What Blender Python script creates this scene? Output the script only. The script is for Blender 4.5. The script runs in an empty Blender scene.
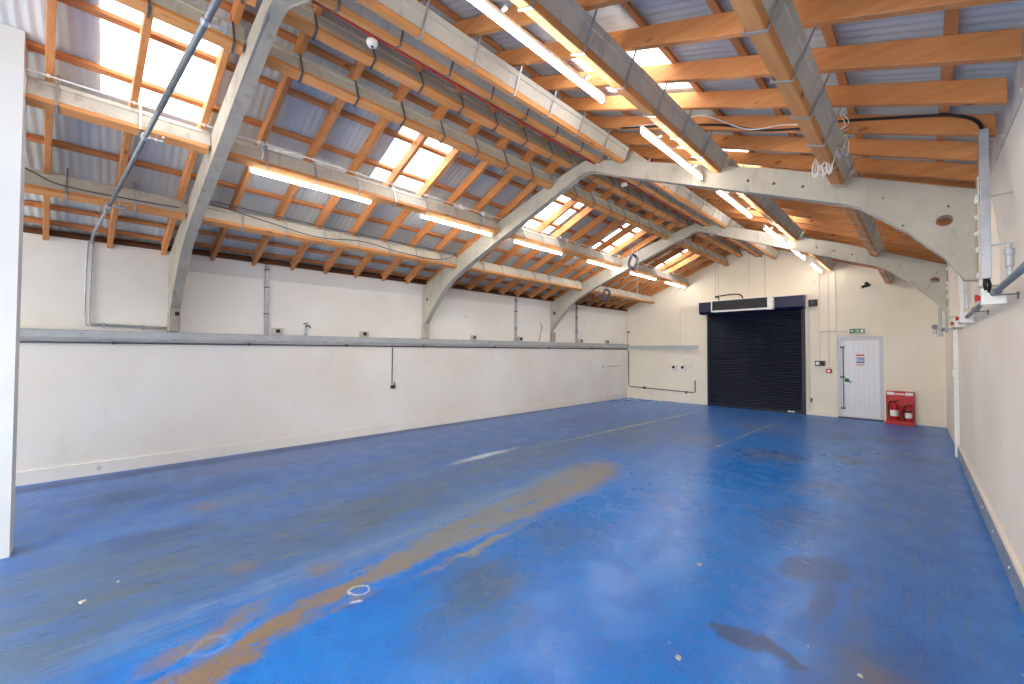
import bpy, bmesh, math, random
from mathutils import Vector, Matrix
random.seed(7)
D = bpy.data
COL = bpy.context.scene.collection
PI = math.pi
YB = 13.45            # inner face of the back gable
YF = -4.6             # open front of the building
XC = -3.55            # ridge line
SL = .41              # roof slope (rise over run)
TH = math.atan(SL)
def XLW(y): return -7.632 - .0185 * (YB - y)
def XRW(y): return .3516 + .0123 * (YB - y)

# ------------------------------------------------------------------ materials
def lin(c):
    return tuple(((v / 255) / 12.92 if v <= 10.3 else ((v / 255 + .055) / 1.055) ** 2.4) for v in c) + (1,)
class NT:
    def __init__(s, name):
        s.m = D.materials.new(name); s.m.use_nodes = True
        s.t = s.m.node_tree; s.t.nodes.clear()
        s.out = s.t.nodes.new('ShaderNodeOutputMaterial')
    def n(s, typ, **kw):
        nd = s.t.nodes.new('ShaderNode' + typ)
        for k, v in kw.items():
            if k in nd.inputs: nd.inputs[k].default_value = v
            else: setattr(nd, k, v)
        return nd
    def l(s, a, b): s.t.links.new(a, b)
    def math(s, op, a, b=None, clamp=False):
        nd = s.n('Math', operation=op, use_clamp=clamp)
        for i, v in enumerate((a, b)):
            if v is None: continue
            if isinstance(v, (int, float)): nd.inputs[i].default_value = v
            else: s.l(v, nd.inputs[i])
        return nd.outputs[0]
    def mix(s, fac, a, b):
        nd = s.n('Mix', data_type='RGBA')
        for sock, v in ((nd.inputs['Factor'], fac), (nd.inputs[6], a), (nd.inputs[7], b)):
            if isinstance(v, (tuple, float, int)): sock.default_value = v
            else: s.l(v, sock)
        return nd.outputs[2]
    def ramp(s, src, lo, hi, a=0., b=1.):
        nd = s.n('MapRange'); nd.clamp = True
        s.l(src, nd.inputs[0])
        for i, v in enumerate((lo, hi, a, b)): nd.inputs[i + 1].default_value = v
        return nd.outputs[0]
    def coord(s, rnd=True):
        tc = s.n('TexCoord')
        if not rnd: return tc.outputs['Object']
        oi = s.n('ObjectInfo'); va = s.n('VectorMath', operation='ADD')
        sc = s.math('MULTIPLY', oi.outputs['Random'], 37.)
        cb = s.n('CombineXYZ'); s.l(sc, cb.inputs[0]); s.l(sc, cb.inputs[1]); s.l(sc, cb.inputs[2])
        s.l(tc.outputs['Object'], va.inputs[0]); s.l(cb.outputs[0], va.inputs[1])
        return va.outputs[0]
    def noise(s, vec, scale=5., detail=4., rough=.55, stretch=None, dist=0.):
        if stretch:
            mp = s.n('Mapping'); mp.inputs['Scale'].default_value = stretch
            s.l(vec, mp.inputs[0]); vec = mp.outputs[0]
        nd = s.n('TexNoise', Scale=scale, Detail=detail, Roughness=rough, Distortion=dist)
        s.l(vec, nd.inputs['Vector']); return nd.outputs['Fac']
    def bsdf(s, col, rough=.6, metal=0., spec=.5, bump=None, bstr=.3, bdist=.01):
        b = s.n('BsdfPrincipled')
        for k, v in (('Base Color', col), ('Roughness', rough), ('Metallic', metal), ('Specular IOR Level', spec)):
            if isinstance(v, (tuple, int, float)): b.inputs[k].default_value = v
            else: s.l(v, b.inputs[k])
        if bump is not None:
            bp = s.n('Bump', Strength=bstr, Distance=bdist); s.l(bump, bp.inputs['Height']); s.l(bp.outputs[0], b.inputs['Normal'])
        s.l(b.outputs[0], s.out.inputs['Surface']); return b

def plain(name, c, rough=.55, metal=0., spec=.4, var=.12, sc=18.):
    k = NT(name); v = k.coord(); n = k.noise(v, sc, 3)
    c = lin(c); d = tuple(x * (1 - var * 2.2) for x in c[:3]) + (1,)
    k.bsdf(k.mix(k.ramp(n, .35, .7), d, c), rough, metal, spec)
    return k.m
def wood(name, a, b, knot, axis=0, sc=1.):
    k = NT(name); v = k.coord()
    st = [7., 7., 7.]; st[axis] = .45
    g = k.noise(v, 3.4 * sc, 5, .6, tuple(st), .4)
    big = k.noise(v, 1.1, 2, .5)
    c = k.mix(k.ramp(g, .3, .72), lin(a), lin(b))
    c = k.mix(k.ramp(big, .35, .7, 0, .45), c, lin(tuple(x * .82 for x in a)))
    st2 = [1., 1., 1.]; st2[axis] = .42
    mp = k.n('Mapping'); mp.inputs['Scale'].default_value = st2; k.l(v, mp.inputs[0])
    vo = k.n('TexVoronoi', Scale=6.5 * sc); k.l(mp.outputs[0], vo.inputs['Vector'])
    c = k.mix(k.ramp(vo.outputs['Distance'], .07, .15, .8, 0), c, lin(knot))
    k.bsdf(c, .62, spec=.25, bump=g, bstr=.15)
    return k.m
def concrete(name, a, b, dark, sc=1.):
    k = NT(name); v = k.coord()
    n = k.noise(v, 2.2 * sc, 6, .62); f = k.noise(v, 60, 3, .6); s = k.noise(v, 9, 4, .6, (1, 1, .25))
    c = k.mix(k.ramp(n, .3, .7), lin(a), lin(b))
    c = k.mix(k.ramp(s, .56, .75, 0, .55), c, lin(dark))
    c = k.mix(k.ramp(f, .58, .7, 0, .35), c, lin(dark))
    k.bsdf(c, .88, spec=.2, bump=f, bstr=.35, bdist=.006)
    return k.m
def plaster(name, a, b, stain):
    k = NT(name); v = k.coord(False)
    n = k.noise(v, .8, 4, .55); s = k.noise(v, 2.6, 6, .65, (1, 1, .35)); f = k.noise(v, 24, 4, .6)
    c = k.mix(k.ramp(n, .35, .68), lin(a), lin(b))
    c = k.mix(k.ramp(s, .6, .78, 0, .35), c, lin(stain))
    vo = k.n('TexVoronoi', Scale=1.3); k.l(v, vo.inputs['Vector'])
    w = k.math('ADD', vo.outputs['Distance'], k.math('MULTIPLY', f, .06))
    c = k.mix(k.ramp(w, .055, .075, .45, 0), c, lin(tuple(x * .72 for x in stain)))
    k.bsdf(c, .75, spec=.25, bump=f, bstr=.12, bdist=.006)
    return k.m
def emit(name, c, s):
    k = NT(name); e = k.n('Emission', Color=lin(c), Strength=s); k.l(e.outputs[0], k.out.inputs['Surface']); return k.m

M = {}
M['rafter'] = wood('rafter_pine', (208, 132, 74), (228, 162, 102), (134, 74, 38), 0)
M['batten'] = wood('batten_pine', (194, 124, 72), (214, 150, 96), (120, 66, 36), 1, 1.2)
M['strip'] = wood('purlin_strip_pine', (214, 142, 80), (232, 172, 110), (134, 78, 40), 1)
M['dwood'] = wood('dark_plate_timber', (92, 56, 34), (120, 76, 48), (50, 30, 20), 1)
M['conc'] = concrete('purlin_concrete', (188, 185, 172), (208, 204, 190), (140, 136, 122))
M['frame'] = concrete('frame_concrete', (170, 164, 150), (192, 186, 170), (128, 122, 110))
M['framenear'] = concrete('frame_concrete_weathered', (158, 150, 136), (182, 174, 158), (112, 104, 92), 1.4)
M['wall_l'] = plaster('painted_block_wall', (240, 237, 230), (232, 226, 214), (214, 200, 178))
M['wall_b'] = plaster('painted_gable_wall', (241, 234, 216), (234, 226, 204), (212, 198, 170))
M['wall_r'] = plaster('painted_side_wall', (238, 229, 214), (229, 217, 200), (206, 188, 166))
M['white'] = plaster('partition_paint', (216, 219, 218), (208, 211, 209), (190, 190, 186))
M['board'] = plain('grey_eaves_board', (226, 222, 216), .5, 0, .4, .15, 4)
M['tubem'] = plain('dull_steel_tube', (132, 138, 140), .45, .35)
M['strap'] = plain('steel_strap', (120, 122, 122), .5, .6)
M['galv'] = plain('galvanised_steel', (186, 190, 194), .38, .55, .5, .12, 9)
M['trunk'] = plain('trunking_metal', (196, 202, 204), .4, .25, .5, .08, 6)
M['dkpipe'] = plain('dark_pipe', (74, 72, 80), .5, .3)
M['pvcw'] = plain('white_plastic', (236, 234, 228), .4, 0, .5, .04)
M['black'] = plain('black_rubber', (24, 24, 26), .5)
M['greycab'] = plain('grey_cable', (88, 90, 96), .6)
M['red'] = plain('red_paint', (198, 10, 8), .45, 0, .5, .1)
M['redcab'] = plain('red_cable', (172, 58, 52), .5)
M['navy'] = plain('navy_shutter_paint', (12, 17, 40), .42, .1, .4, .12, 5)
M['navybox'] = plain('navy_hood_paint', (14, 21, 62), .38, .1, .5, .1, 5)
M['grille'] = plain('dark_grille', (62, 64, 66), .6, .2)
M['door'] = plain('white_door_upvc', (226, 228, 232), .35, 0, .5, .03)
M['doorf'] = plain('grey_door_frame', (202, 205, 212), .4, 0, .5, .04)
M['green'] = plain('sign_green', (20, 122, 72), .4)
M['blue'] = plain('sign_blue', (52, 88, 176), .4)
M['skirt'] = plain('grey_skirting_paint', (140, 152, 172), .5, 0, .4, .12, 3)
M['flake'] = plain('paint_flake', (190, 190, 180), .7)
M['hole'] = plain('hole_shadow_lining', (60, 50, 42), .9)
M['tube'] = emit('fluorescent_tube', (255, 250, 240), 15.)
M['purple'] = plain('coiled_cable', (92, 88, 118), .6)
# corrugated roof sheet (grey-blue fibre sheet) and translucent roof light
k = NT('corrugated_sheet'); v = k.coord(False)
n = k.noise(v, 1.6, 5, .6, (.6, 2, .6)); f = k.noise(v, 9, 3, .5, (.3, 3, .3))
c = k.mix(k.ramp(n, .3, .7), lin((192, 196, 190)), lin((208, 211, 206)))
c = k.mix(k.ramp(f, .6, .8, 0, .4), c, lin((170, 176, 166)))
k.bsdf(c, .6, spec=.35); M['sheet'] = k.m
k = NT('rooflight_grp'); a = k.n('BsdfTranslucent', Color=(.92, .94, .95, 1)); b = k.n('BsdfTransparent', Color=(.95, .97, 1, 1))
mx = k.n('MixShader', Fac=.5); k.l(a.outputs[0], mx.inputs[1]); k.l(b.outputs[0], mx.inputs[2]); k.l(mx.outputs[0], k.out.inputs['Surface']); M['rooflight'] = k.m

def floor_material():
    k = NT('worn_blue_floor_paint'); v = k.coord(False)
    n1 = k.noise(v, .7, 5, .6); n2 = k.noise(v, 3.2, 6, .65); n3 = k.noise(v, 14, 5, .65)
    nf = k.noise(v, 70, 3, .6); st = k.noise(v, 2.2, 6, .68, (2.6, .55, 1)); st2 = k.noise(v, 6, 5, .7, (3., .35, 1), .6)
    # distorted coordinate for stain outlines
    wn = k.n('TexNoise', Scale=2.6, Detail=6., Roughness=.68); k.l(v, wn.inputs['Vector'])
    sub = k.n('VectorMath', operation='SUBTRACT'); k.l(wn.outputs['Color'], sub.inputs[0]); sub.inputs[1].default_value = (.5, .5, .5)
    scl = k.n('VectorMath', operation='MULTIPLY'); k.l(sub.outputs[0], scl.inputs[0]); scl.inputs[1].default_value = (.32, .9, 0)
    ad = k.n('VectorMath', operation='ADD'); k.l(v, ad.inputs[0]); k.l(scl.outputs[0], ad.inputs[1]); W = ad.outputs[0]
    scl2 = k.n('VectorMath', operation='MULTIPLY'); k.l(sub.outputs[0], scl2.inputs[0]); scl2.inputs[1].default_value = (.16, .2, 0)
    ad2 = k.n('VectorMath', operation='ADD'); k.l(v, ad2.inputs[0]); k.l(scl2.outputs[0], ad2.inputs[1]); W2 = ad2.outputs[0]
    scl3 = k.n('VectorMath', operation='MULTIPLY'); k.l(sub.outputs[0], scl3.inputs[0]); scl3.inputs[1].default_value = (.25, .4, 0)
    ad3 = k.n('VectorMath', operation='ADD'); k.l(v, ad3.inputs[0]); k.l(scl3.outputs[0], ad3.inputs[1]); W3 = ad3.outputs[0]
    def ell(x, y, rx, ry, ang=0., soft=.35, amt=1., src=None, ring=False):
        mp = k.n('Mapping', vector_type='TEXTURE'); k.l(src or W, mp.inputs[0])
        mp.inputs['Location'].default_value = (x, y, 0); mp.inputs['Rotation'].default_value = (0, 0, math.radians(ang)); mp.inputs['Scale'].default_value = (rx, ry, 1)
        le = k.n('VectorMath', operation='LENGTH'); k.l(mp.outputs[0], le.inputs[0])
        o = le.outputs['Value']
        if ring:
            o = k.math('ABSOLUTE', k.math('SUBTRACT', o, 1.)); return k.ramp(o, ring * .5, ring, amt, 0)
        return k.ramp(o, 1 - soft, 1 + soft, amt, 0)
    def union(L):
        o = L[0]
        for q in L[1:]: o = k.math('MAXIMUM', o, q)
        return o
    blue = k.mix(k.ramp(n1, .3, .7), lin((20, 114, 204)), lin((36, 132, 216)))
    blue = k.mix(k.ramp(n2, .42, .62, 0, .6), blue, lin((14, 96, 182)))
    # duller, scuffed paint over the left and far parts of the floor
    dull = union([ell(-6.1, 3.2, 1.9, 7.2, 0, .5), ell(-4.5, 1.2, 1.2, 3.6, 6, .35), ell(-4.4, 8.5, 1.7, 4.2, 0, .5), ell(-2.2, 11.5, 3.2, 2.6, 0, .5, .9), ell(-.1, 6.5, .5, 5, 0, .5, .8)])
    dc = k.mix(k.ramp(st, .35, .68), lin((60, 106, 172)), lin((72, 102, 142)))
    dc = k.mix(k.ramp(n2, .4, .62), dc, lin((58, 106, 182)))
    c = k.mix(k.math('MULTIPLY', dull, k.ramp(n2, .2, .6, .55, .95)), blue, dc)
    lilac = union([ell(-7., 4.5, .75, 6, 0, .5), ell(-6.4, 8.5, .9, 3.2, 0, .6)])
    c = k.mix(k.math('MULTIPLY', lilac, .6), c, lin((90, 122, 184)))
    # grey grime bands
    g = union([ell(-4.2, .1, .75, 1.1, 0, .6), ell(-3.65, -.3, .5, .6, 0, .5, .9), ell(-4.15, 1.9, .55, 1.6, 8, .6), ell(-4.5, 4.6, .55, 2.2, 6, .6, .9), ell(-4.3, 7.8, .7, 1.6, 0, .6, .7), ell(-2.25, 1.9, .5, .32, -50, .6, .8), ell(-5.4, 2.6, .35, 2.2, 5, .7, .6), ell(-2.4, 2.9, .3, .5, 0, .7, .5)])
    c = k.mix(k.math('MULTIPLY', g, k.ramp(st, .32, .58, .3, .95)), c, lin((84, 102, 116)))
    g2 = k.math('MULTIPLY', k.ramp(st2, .5, .66), k.math('MAXIMUM', dull, g)); c = k.mix(k.math('MULTIPLY', g2, .55), c, lin((112, 116, 116)))
    # the long bare strip where the paint has worn to screed
    tan = union([ell(-2.6, .2, .13, .36, 24, .3), ell(-2.8, .68, .11, .32, 20, .3), ell(-2.93, 1.2, .09, .4, 7, .35), ell(-2.99, 1.78, .12, .42, 5, .35), ell(-3.07, 2.45, .2, .6, 4, .3), ell(-3.14, 3.25, .29, .8, 4, .3),
                 ell(-3.2, 4.1, .33, .8, 4, .3), ell(-3.3, 4.75, .36, .6, 8, .3), ell(-2.72, 2.3, .045, .5, 3, .6), ell(-2.74, 1.02, .035, .3, 0, .6, .8), ell(-3.0, .45, .07, .3, 20, .6, .9)])
    tan = k.math('MULTIPLY', tan, k.ramp(k.math('ADD', k.math('MULTIPLY', st2, .6), k.math('MULTIPLY', n3, .4)), .41, .47, .08, 1.))
    sp = k.n('SeparateXYZ'); k.l(v, sp.inputs[0])
    tc = k.mix(k.ramp(sp.outputs[1], .9, 2.1), lin((134, 110, 86)), lin((138, 134, 126)))
    tc = k.mix(k.ramp(n3, .35, .7, 0, .5), tc, lin((128, 116, 98)))
    c = k.mix(tan, c, tc)
    halo = ell(-3.38, 3.1, .32, 1.9, 6, .6, .8)
    c = k.mix(k.math('MULTIPLY', halo, k.ramp(st2, .35, .6)), c, lin((112, 124, 130)))
    sf = k.math('MULTIPLY', k.ramp(k.noise(v, 5.5, 6, .72, (2.2, .6, 1), .5), .56, .66), k.math('MAXIMUM', dull, .25)); c = k.mix(k.math('MULTIPLY', sf, .6), c, lin((44, 66, 100)))
    pale = union([ell(-3.36, 1.5, .1, 1.5, 2, .8), ell(-3.5, 3.2, .12, 1.5, 2, .8, .7)])
    c = k.mix(k.math('MULTIPLY', k.math('MULTIPLY', pale, k.ramp(st2, .35, .6)), .45), c, lin((140, 160, 178)))
    # dark damp-looking patches on the right
    dk = union([ell(-.80, 2.66, .15, .09, 10, .12, 1, W3), ell(-.63, 2.68, .17, .05, -12, .12, 1, W3), ell(-.62, 3.95, .19, .34, -20, .14, .7, W3), ell(-.5, 3.45, .07, .3, 0, .3, .7, W2),
                ell(-.92, 4.9, .3, .42, 0, .5, .4), ell(-.35, 9.2, .5, .5, 0, .5, .5), ell(-.8, 8.3, .22, .35, 20, .4, .8, W2), ell(-.55, 10.6, .32, .25, 0, .4, .8, W2), ell(-1.6, 7.8, .35, .35, 0, .5, .5), ell(-.15, 2.9, .3, .5, 0, .6, .5),
                ell(-6.5, .1, .3, .3, 0, .6, .8), ell(-6.1, 1., .22, .55, 10, .6, .6), ell(-4.9, .3, .18, .35, 0, .6, .6), ell(-5.9, 8.4, .5, 1.2, 8, .5, .6), ell(-1.15, 10.3, .3, .3, 0, .5, .6)])
    c = k.mix(k.math('MULTIPLY', dk, k.ramp(n3, .3, .5, .5, 1)), c, lin((48, 78, 126)))
    br = union([ell(-1.85, 7.6, .4, .45, 0, .6, .7), ell(-3.0, 8.2, .35, .6, 0, .6, .7), ell(-2.6, 10.4, .5, .6, 0, .6, .5), ell(-.2, 2.75, .22, .3, 0, .6, .8), ell(-5.5, .95, .16, .3, 8, .4, .9), ell(-7.0, 1.5, .35, .9, 0, .6, .45), ell(-.85, 6.3, .3, .4, 0, .6, .4), ell(-3.75, .75, .09, .1, 0, .5, .9, W2), ell(-3.3, 1.2, .1, .1, 0, .5, .8, W2), ell(-.3, 3.4, .05, .6, 0, .8, .4)])
    c = k.mix(k.math('MULTIPLY', br, k.ramp(n2, .35, .62)), c, lin((122, 112, 102)))
    # worn marking lines
    ln = k.math('MULTIPLY', union([ell(-4.63, 9., .045, 3.1, -2.9, .4, .8, W2), ell(-2.55, 9.8, .03, 2.3, -1.6, .5, .65, W2)]), k.ramp(n2, .38, .55))
    c = k.mix(ln, c, lin((190, 186, 150)))
    wl = union([ell(-5., 4.35, .07, .55, 2, .6, .8, W2), ell(-2.82, 1.262, .06, .07, 0, .3, .7, W2, .16), ell(-2.71, 1.2, .014, .04, -25, .3, 1, v), ell(-2.9, .42, .09, .08, 0, .3, .12, W2, .25)])
    c = k.mix(k.math('MULTIPLY', wl, k.ramp(n3, .3, .5, .3, 1)), c, lin((214, 220, 216)))
    # tyre scuffs, black specks, pale chips
    sc = k.n('TexWave', wave_type='BANDS', bands_direction='X', Scale=9., Distortion=2.5, Detail=2.); k.l(v, sc.inputs['Vector'])
    rt = ell(.02, 4.2, .3, 2.6, 0, .4); c = k.mix(k.math('MULTIPLY', k.math('MULTIPLY', rt, k.ramp(sc.outputs['Fac'], .5, .9)), .09), c, lin((22, 62, 140)))
    vk = k.n('TexVoronoi', Scale=42.); k.l(v, vk.inputs['Vector'])
    spk = k.math('MULTIPLY', k.ramp(vk.outputs['Distance'], .18, .3, 1, 0), k.ramp(k.noise(v, 1.9, 5, .75), .5, .6))
    c = k.mix(k.math('MULTIPLY', spk, .7), c, lin((24, 52, 104)))
    vw = k.n('TexVoronoi', Scale=3.2); k.l(v, vw.inputs['Vector'])
    ch = k.ramp(k.math('ADD', vw.outputs['Distance'], k.math('MULTIPLY', nf, .02)),   .026, .036, 1, 0)
    c = k.mix(ch, c, lin((205, 212, 205)))
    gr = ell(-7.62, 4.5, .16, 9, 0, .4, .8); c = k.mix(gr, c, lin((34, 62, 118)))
    mixr = k.math('MAXIMUM', tan, k.math('MULTIPLY', dull, .5))
    ro = k.math('ADD', k.ramp(n2, .3, .7, .2, .34), k.math('MULTIPLY', mixr, .3))
    bm = k.math('ADD', k.math('MULTIPLY', n3, .7), k.math('MULTIPLY', nf, .3))
    k.bsdf(c, ro, spec=.5, bump=bm, bstr=.22, bdist=.006)
    return k.m
M['floor'] = floor_material()

# ------------------------------------------------------------------ geometry helpers
def obj(name, bm, mat, parent=None, origin=(0, 0, 0), smooth=False):
    me = D.meshes.new(name)
    o0 = Vector(origin)
    if o0.length: bmesh.ops.translate(bm, verts=bm.verts, vec=-o0)
    bmesh.ops.recalc_face_normals(bm, faces=bm.faces)
    if smooth:
        for f in bm.faces: f.smooth = True
    bm.to_mesh(me); bm.free()
    me.materials.append(mat)
    o = D.objects.new(name, me); COL.objects.link(o)
    if parent:
        w = Vector(parent.location); g = parent.parent
        while g: w += g.location; g = g.parent
        o.parent = parent; o.location = o0 - w
    else: o.location = o0
    return o
def empty(name, loc):
    o = D.objects.new(name, None); COL.objects.link(o); o.location = loc; o.empty_display_size = .1; return o
def tag(o, label, cat, group=None):
    o['label'] = label; o['category'] = cat
    if group: o['group'] = group
    return o
def struct(o, label=None):
    o['kind'] = 'structure'
    if label: o['label'] = label
    return o
def B(): return bmesh.new()
def box(bm, x0, x1, y0, y1, z0, z1, bev=0.):
    M4 = Matrix.Translation(((x0 + x1) / 2, (y0 + y1) / 2, (z0 + z1) / 2)) @ Matrix.Diagonal((abs(x1 - x0), abs(y1 - y0), abs(z1 - z0), 1))
    r = bmesh.ops.create_cube(bm, size=1, matrix=M4)
    if bev:
        es = list({e for v in r['verts'] for e in v.link_edges})
        bmesh.ops.bevel(bm, geom=es, offset=bev, segments=2, affect='EDGES', profile=.5)
    return bm
def prism_y(bm, pts, y0, y1):
    """polygon in X-Z extruded along Y; y0,y1 may be functions of x"""
    f0 = (lambda x: y0) if not callable(y0) else y0; f1 = (lambda x: y1) if not callable(y1) else y1
    a = [bm.verts.new((x, f0(x), z)) for x, z in pts]; b = [bm.verts.new((x, f1(x), z)) for x, z in pts]
    n = len(pts)
    bm.faces.new(a); bm.faces.new(b[::-1])
    for i in range(n): bm.faces.new((a[i], b[i], b[(i + 1) % n], a[(i + 1) % n]))
    return bm
def sweep(bm, pts, r, seg=8, closed=False):
    """round tube along a list of points"""
    P = [Vector(p) for p in pts]; n = len(P); rings = []
    up = None
    for i in range(n):
        if closed: t = P[(i + 1) % n] - P[i - 1]
        else: t = P[min(i + 1, n - 1)] - P[max(i - 1, 0)]
        t.normalize()
        if up is None: up = Vector((0, 0, 1)) if abs(t.z) < .9 else Vector((1, 0, 0))
        u = up - t * up.dot(t); u.normalize(); w = t.cross(u); up = u
        rr = r[i] if isinstance(r, (list, tuple)) else r
        rings.append([bm.verts.new(P[i] + (u * math.cos(2 * PI * j / seg) + w * math.sin(2 * PI * j / seg)) * rr) for j in range(seg)])
    for i in range(n if closed else n - 1):
        a, b = rings[i], rings[(i + 1) % n]
        for j in range(seg): bm.faces.new((a[j], a[(j + 1) % seg], b[(j + 1) % seg], b[j]))
    if not closed: bm.faces.new(rings[0][::-1]); bm.faces.new(rings[-1])
    return bm
def bez(pts, n=6):
    """Catmull-Rom smoothing"""
    P = [Vector(p) for p in pts]; out = []
    for i in range(len(P) - 1):
        p0, p1, p2, p3 = P[max(i - 1, 0)], P[i], P[i + 1], P[min(i + 2, len(P) - 1)]
        for j in range(n):
            t = j / n
            out.append(.5 * ((2 * p1) + (p2 - p0) * t + (2 * p0 - 5 * p1 + 4 * p2 - p3) * t * t + (3 * p1 - p0 - 3 * p2 + p3) * t ** 3))
    out.append(P[-1]); return out
def lathe(bm, prof, cx, cy, cz, seg=20):
    """profile (radius, height) turned about a vertical axis"""
    rings = [[bm.verts.new((cx + r * math.cos(2 * PI * j / seg), cy + r * math.sin(2 * PI * j / seg), cz + h)) for j in range(seg)] for r, h in prof]
    for a, b in zip(rings, rings[1:]):
        for j in range(seg): bm.faces.new((a[j], a[(j + 1) % seg], b[(j + 1) % seg], b[j]))
    bm.faces.new(rings[0][::-1]); bm.faces.new(rings[-1]); return bm
def rod(bm, a, b, r, seg=12): return sweep(bm, [a, b], r, seg)
def cut(o, cutters):
    """carve bmesh cutters out of o and bake the result"""
    tmp = []
    for cb in cutters:
        me = D.meshes.new('c'); bmesh.ops.recalc_face_normals(cb, faces=cb.faces); cb.to_mesh(me); cb.free()
        c = D.objects.new('c', me); COL.objects.link(c); tmp.append(c)
        md = o.modifiers.new('b', 'BOOLEAN'); md.operation = 'DIFFERENCE'; md.object = c; md.solver = 'EXACT'
    bpy.context.view_layer.update()
    dg = bpy.context.evaluated_depsgraph_get()
    me = D.meshes.new_from_object(o.evaluated_get(dg)); o.modifiers.clear(); o.data = me
    for c in tmp: D.objects.remove(c, do_unlink=True)

ORD = ['first', 'second', 'third', 'fourth', 'fifth', 'sixth', 'seventh', 'eighth', 'ninth', 'tenth']
FR = [.571, 4.86, 9.16]       # near faces of the three portal frames
FT = .115                      # their thickness along the building

FK = [.06, .042, .03]          # the frames stand slightly askew in plan
def YN(i, x): return FR[i] + FK[i] * (x + 7.8)
# ------------------------------------------------------------------ shell
bm = B(); box(bm, -9.2, 1.6, YF, YB + .3, -.12, 0)
struct(obj('floor', bm, M['floor']), 'blue painted concrete floor, worn to bare screed in a long strip')
def roofz(x, K): return K - SL * abs(x - XC)
# side walls, slightly splayed in plan
def long_wall(name, fx, out, z1, mat, y0=YF, y1=YB):
    bm = B(); v = []
    for z in (0, z1):
        for (x, y) in ((fx(y0), y0), (fx(y1), y1), (fx(y1) + out, y1), (fx(y0) + out, y0)): v.append(bm.verts.new((x, y, z)))
    for f in ((0, 1, 2, 3), (4, 5, 6, 7), (0, 1, 5, 4), (1, 2, 6, 5), (2, 3, 7, 6), (3, 0, 4, 7)): bm.faces.new([v[i] for i in f])
    return struct(obj(name, bm, mat))
long_wall('wall_left', XLW, -.22, 3.16, M['wall_l'])
long_wall('wall_right', XRW, .22, 3.158, M['wall_r'])
bm = B(); prism_y(bm, [(-8.1, 0), (.8, 0), (.8, roofz(.8, 5.06)), (XC, 5.06), (-8.1, roofz(-8.1, 5.06))], YB, YB + .25)
wb = struct(obj('wall_back', bm, M['wall_b']))
cut(wb, [box(B(), -1.57, -.69, YB - .1, YB + .12, -.02, 2.09)])
bm = B(); box(bm, -5.45, -5.25, YF, -.575, 0, 4.36)
struct(obj('wall_front', bm, M['white']), 'white painted partition end beside the camera')
# thin render crease and foot line on the left wall
def along_wall(bm, fx, dx, w, z0, z1, y0=YF, y1=YB):
    v = []
    for z in (z0, z1):
        for (x, y) in ((fx(y0) + dx, y0), (fx(y1) + dx, y1), (fx(y1) + dx + w, y1), (fx(y0) + dx + w, y0)): v.append(bm.verts.new((x, y, z)))
    for f in ((0, 1, 2, 3), (4, 5, 6, 7), (0, 1, 5, 4), (1, 2, 6, 5), (2, 3, 7, 6), (3, 0, 4, 7)): bm.faces.new([v[i] for i in f])
    return bm
bm = along_wall(B(), XLW, 0, .012, 2.9, 3.155)
struct(obj('trim_1', bm, M['wall_l']))
bm = along_wall(B(), XLW, 0, .018, 0, .17)
struct(obj('baseboard_left', bm, M['wall_l']))
bm = along_wall(B(), XLW, -.05, .08, 3.162, 3.21)
a = []
for y in (YF, YB):
    xo, xi = XLW(y) - .2, XLW(y) - .07
    a.append([bm.verts.new(p) for p in ((xo, y, 3.162), (xi, y, 3.162), (xi, y, roofz(xi, 5.058)), (xo, y, roofz(xo, 5.058)))])
for i in range(4): bm.faces.new((a[0][i], a[0][(i + 1) % 4], a[1][(i + 1) % 4], a[1][i]))
bm.faces.new(a[0]); bm.faces.new(a[1][::-1])
struct(obj('trim_2', bm, M['dwood']), 'dark timber wall plate on the left wall')
bm = along_wall(B(), XRW, -.03, .03, 0, .165, YF, 10.2)
bb = struct(obj('baseboard_right', bm, M['skirt']))
bm = B()
for y in (2.9, 3.9, 4.75, 5.6, 6.4, 7.2, 8.1, 9.0):
    x = XRW(y) - .03; lathe_pts = [(x + .002, y, .11), (x - .008, y, .11)]; rod(bm, lathe_pts[0], lathe_pts[1], .011, 10)
obj('skirting_bolt', bm, M['pvcw'], bb)
bm = along_wall(B(), XRW, -.022, .022, .165, .2, YF, 10.2)
struct(obj('trim_3', bm, M['wall_r']))
bm = B(); box(bm, -7.64, -5.1, YB - .015, YB, 0, .17); box(bm, -2.2, -1.6, YB - .015, YB, 0, .22); box(bm, -.66, .36, YB - .015, YB, 0, .17)
struct(obj('baseboard_back', bm, M['wall_b']))
# grey eaves board closing the roof over the right wall
bm = B(); a = []
for y in (YF, YB):
    a.append([bm.verts.new((XRW(y) + dx, y, z)) for dx, z in ((-.055, 3.155), (-.055, 3.42), (.23, 3.42), (.23, 3.16), (.0, 3.155))])
for i in range(5): bm.faces.new((a[0][i], a[0][(i + 1) % 5], a[1][(i + 1) % 5], a[1][i]))
bm.faces.new(a[0]); bm.faces.new(a[1][::-1])
tr = struct(obj('trim_4', bm, M['board']), 'grey board along the top of the right wall')
bm = B(); a = []
for y in (YF, YB): a.append([bm.verts.new((XRW(y) + dx, y, z)) for dx, z in ((.001, 2.6), (-.053, 3.15), (.001, 3.15))])
for i in range(3): bm.faces.new((a[0][i], a[0][(i + 1) % 3], a[1][(i + 1) % 3], a[1][i]))
bm.faces.new(a[0]); bm.faces.new(a[1][::-1]); struct(obj('trim_7', bm, M['wall_r']), 'thickened top of the right wall')
bm = B()
for y in (2.4, 3.1, 3.7, 4.4, 5.6, 6.3, 7.1):
    x = XRW(y) - .055; rod(bm, (x + .002, y, 3.21), (x - .006, y, 3.21), .012, 10)
obj('board_bolt', bm, M['pvcw'], tr)

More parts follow.
